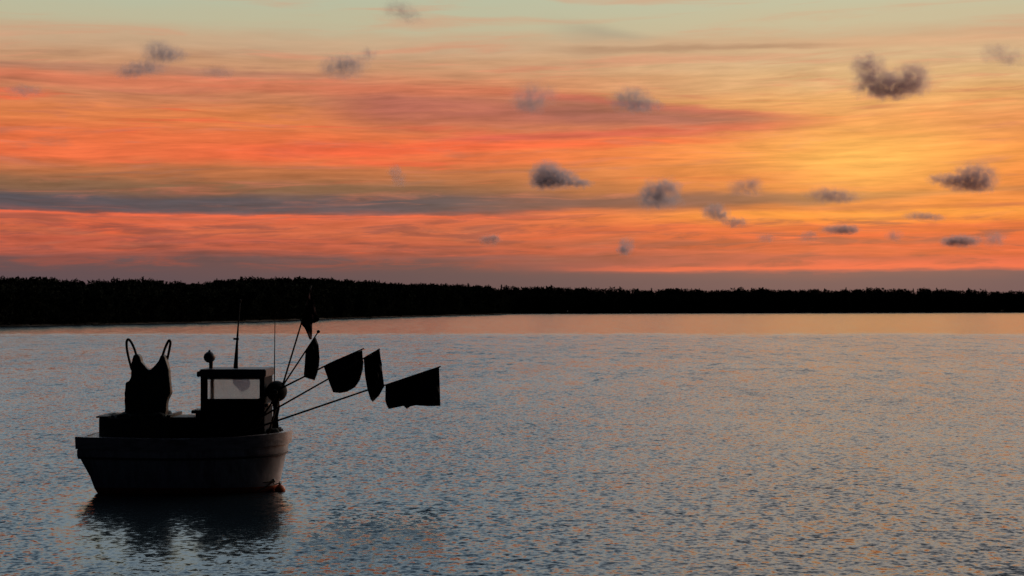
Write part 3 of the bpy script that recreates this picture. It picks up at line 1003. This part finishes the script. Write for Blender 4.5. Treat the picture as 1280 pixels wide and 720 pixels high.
# ------------------------------------------------------------------ small drifting clouds
def cloud_mat(tau, tint, seed, lobes, origin):
    """vapour thickest in the middle of each lobe and ragged towards its edge"""
    m = bpy.data.materials.new('cloud_vapour'); m.use_nodes = True
    N = NT(m.node_tree)
    for n in list(N.n): N.n.remove(n)
    o = N.n.new('ShaderNodeOutputMaterial')
    v = N.n.new('ShaderNodeVolumePrincipled')
    v.inputs['Color'].default_value = tuple(tint) + (1,)
    v.inputs['Anisotropy'].default_value = 0.35
    t = N.n.new('ShaderNodeTexCoord')
    off = N.n.new('ShaderNodeVectorMath'); off.operation = 'ADD'; off.inputs[1].default_value = (seed * 370.0, seed * 110.0, 0)
    N.l.new(t.outputs['Object'], off.inputs[0])
    rmin = min(l[2][2] for l in lobes)
    wob = N.n.new('ShaderNodeVectorMath'); wob.operation = 'MULTIPLY_ADD'
    wn = N.noise(off.outputs[0], 0.7 / rmin, 5.0, 0.62, out=1)
    ws = N.n.new('ShaderNodeVectorMath'); ws.operation = 'SUBTRACT'; N.l.new(wn, ws.inputs[0]); ws.inputs[1].default_value = (0.5, 0.5, 0.5)
    N.l.new(ws.outputs[0], wob.inputs[0]); wob.inputs[1].default_value = (rmin * 2.5,) * 3
    N.l.new(t.outputs['Object'], wob.inputs[2])
    tot = 0.0
    for _, c, r in lobes:
        sb = N.n.new('ShaderNodeVectorMath'); sb.operation = 'SUBTRACT'
        N.l.new(wob.outputs[0], sb.inputs[0]); sb.inputs[1].default_value = tuple(c - origin)
        dv = N.n.new('ShaderNodeVectorMath'); dv.operation = 'DIVIDE'
        N.l.new(sb.outputs[0], dv.inputs[0]); dv.inputs[1].default_value = r
        ln = N.n.new('ShaderNodeVectorMath'); ln.operation = 'LENGTH'
        N.l.new(dv.outputs[0], ln.inputs[0])
        tot = N.add(tot, N.step(ln.outputs['Value'], 1.42, 0.0))
    nz = N.noise(off.outputs[0], 1.0 / rmin, 4.0, 0.6, 0.4)
    d = N.mul(N.math('MINIMUM', tot, 1.3), N.step(nz, 0.30, 0.68))
    N.put(v.inputs['Density'], N.mul(d, tau * 0.56 / rmin))
    N.l.new(v.outputs[0], o.inputs['Volume'])
    return m


CD = 6000.0
PXM = CD / F


def cloud(label, lobes, tau, tint=(0.42, 0.38, 0.46), seed=0):
    bm = bmesh.new()
    rmin = min(l[3] for l in lobes)
    cx = sum(l[0] for l in lobes) / len(lobes); cy = sum(l[1] for l in lobes) / len(lobes)
    L = []
    for i, (px, py, rx, ry) in enumerate(lobes):
        r = bmesh.ops.create_icosphere(bm, subdivisions=3, radius=1.0)
        c = at(px, py, CD) + Vector((0, (i % 3 - 1) * ry * PXM * 0.3, 0))
        R3 = (rx * PXM, (rx + ry) * 0.5 * PXM, ry * PXM)
        L.append((i, c, R3))
        for v in r['verts']:
            v.co = Vector((v.co.x * R3[0], v.co.y * R3[1], v.co.z * R3[2])) * 1.55 + c
    me = remeshed(bm, rmin * PXM * 0.3, 3)
    org = at(cx, cy, CD)
    o = link('cloud', me, cloud_mat(tau, tint, seed, L, org), None, org, True)
    return tag(o, label, 'cloud', 'small dark clouds before the sunset')


BL = (0.74, 0.67, 0.69)
BR = (0.82, 0.63, 0.60)
cloud('largest dark cloud, two-lobed, high at the right above the yellow glow', [(1084, 84, 20, 17), (1098, 101, 26, 16), (1122, 106, 28, 14), (1141, 98, 22, 18), (1112, 112, 40, 11)], 2.4, BR, 1)
cloud('faint brown cloud at the upper right edge of the sky', [(1246, 66, 20, 12), (1266, 72, 18, 11)], 1.0, BR, 2)
cloud('dark cloud with a loose wisp on its left, right of the sun glow', [(1218, 222, 26, 16), (1200, 229, 20, 10), (1180, 224, 18, 7), (1225, 232, 18, 8)], 2.3, BR, 3)
cloud('dark blue-grey cloud with a sloping right tail in mid sky, over the flat grey bar', [(684, 219, 20, 16), (700, 224, 22, 11), (724, 229, 16, 6), (676, 228, 14, 9)], 2.5, BL, 4)
cloud('blue-grey cloud sitting on the left end of the brown streak below the glow', [(816, 241, 18, 15), (836, 235, 16, 13), (826, 250, 26, 10)], 2.4, BL, 5)
cloud('small grey cloud just under the brown streak', [(893, 265, 15, 10), (905, 270, 9, 6)], 2.2, BL, 6)
cloud('tiny brown cloud trailing right of the small grey cloud under the brown streak', [(918, 278, 16, 6)], 1.8, BR, 7)
cloud('soft brown cloud resting on the middle of the brown streak', [(930, 234, 22, 9), (942, 230, 12, 10)], 1.4, BR, 8)
cloud('faint wide brown cloud at the right end of the brown streak', [(1035, 244, 28, 9), (1052, 247, 22, 7)], 1.2, BR, 9)
cloud('soft grey cloud on the upper edge of the long red wedge of cloud', [(788, 125, 24, 14), (806, 132, 22, 9)], 1.7, BL, 10)
cloud('pale grey cloud at the left of the long red wedge of cloud', [(668, 120, 26, 16), (660, 130, 22, 11)], 1.0, BL, 11)
cloud('grey cloud high in the left half, alone in the peach band', [(422, 84, 22, 14), (440, 80, 20, 13), (460, 66, 12, 8)], 1.1, BL, 12)
cloud('ragged grey cloud high at the left, trailing down to its left', [(198, 66, 20, 15), (214, 68, 20, 9), (178, 84, 26, 9), (160, 92, 18, 6)], 0.95, BL, 13)
cloud('small faint cloud just right of the ragged grey cloud', [(272, 90, 20, 8)], 0.9, BR, 14)
cloud('flat faint cloud low in the peach band at the far left', [(30, 113, 22, 7)], 0.9, BL, 15)
cloud('small upright grey cloud above the right part of the slate bar', [(494, 214, 9, 8), (499, 224, 9, 9)], 1.3, BL, 16)
cloud('tiny dark cloud in the orange band beneath the end of the slate bar', [(612, 300, 13, 6), (618, 297, 7, 5)], 1.8, BR, 17)
cloud('small round grey cloud low over the wood in mid sky', [(782, 308, 10, 10), (778, 313, 8, 6)], 2.0, BL, 18)
cloud('small flat dark cloud low under the glow, longest of a row of three', [(1050, 287, 22, 6), (1062, 288, 12, 5)], 2.2, BR, 19)
cloud('small dim cloud at the left of the low row of three', [(1010, 295, 12, 6)], 1.5, BR, 20)
cloud('small dim cloud at the right of the low row of three', [(1117, 294, 11, 7)], 1.5, BR, 21)
cloud('flat dark red-brown cloud low at the right edge of the sky', [(1203, 301, 22, 7), (1190, 303, 14, 5)], 2.6, BR, 22)
cloud('small grey puff beside the flat red-brown cloud low at the right', [(1243, 298, 13, 9)], 2.0, BL, 23)
cloud('faint rosy smudge of cloud at the very top of the sky, left of its middle', [(498, 12, 20, 12), (512, 20, 18, 9)], 0.7, BR, 24)
cloud('thin wisp of brown cloud below the wisp-tailed cloud at the right', [(1150, 270, 20, 5), (1168, 272, 14, 4)], 1.0, BR, 25)
cloud('tiny dim puff in the red band left of the low row of three', [(958, 298, 11, 5)], 1.0, BR, 26)
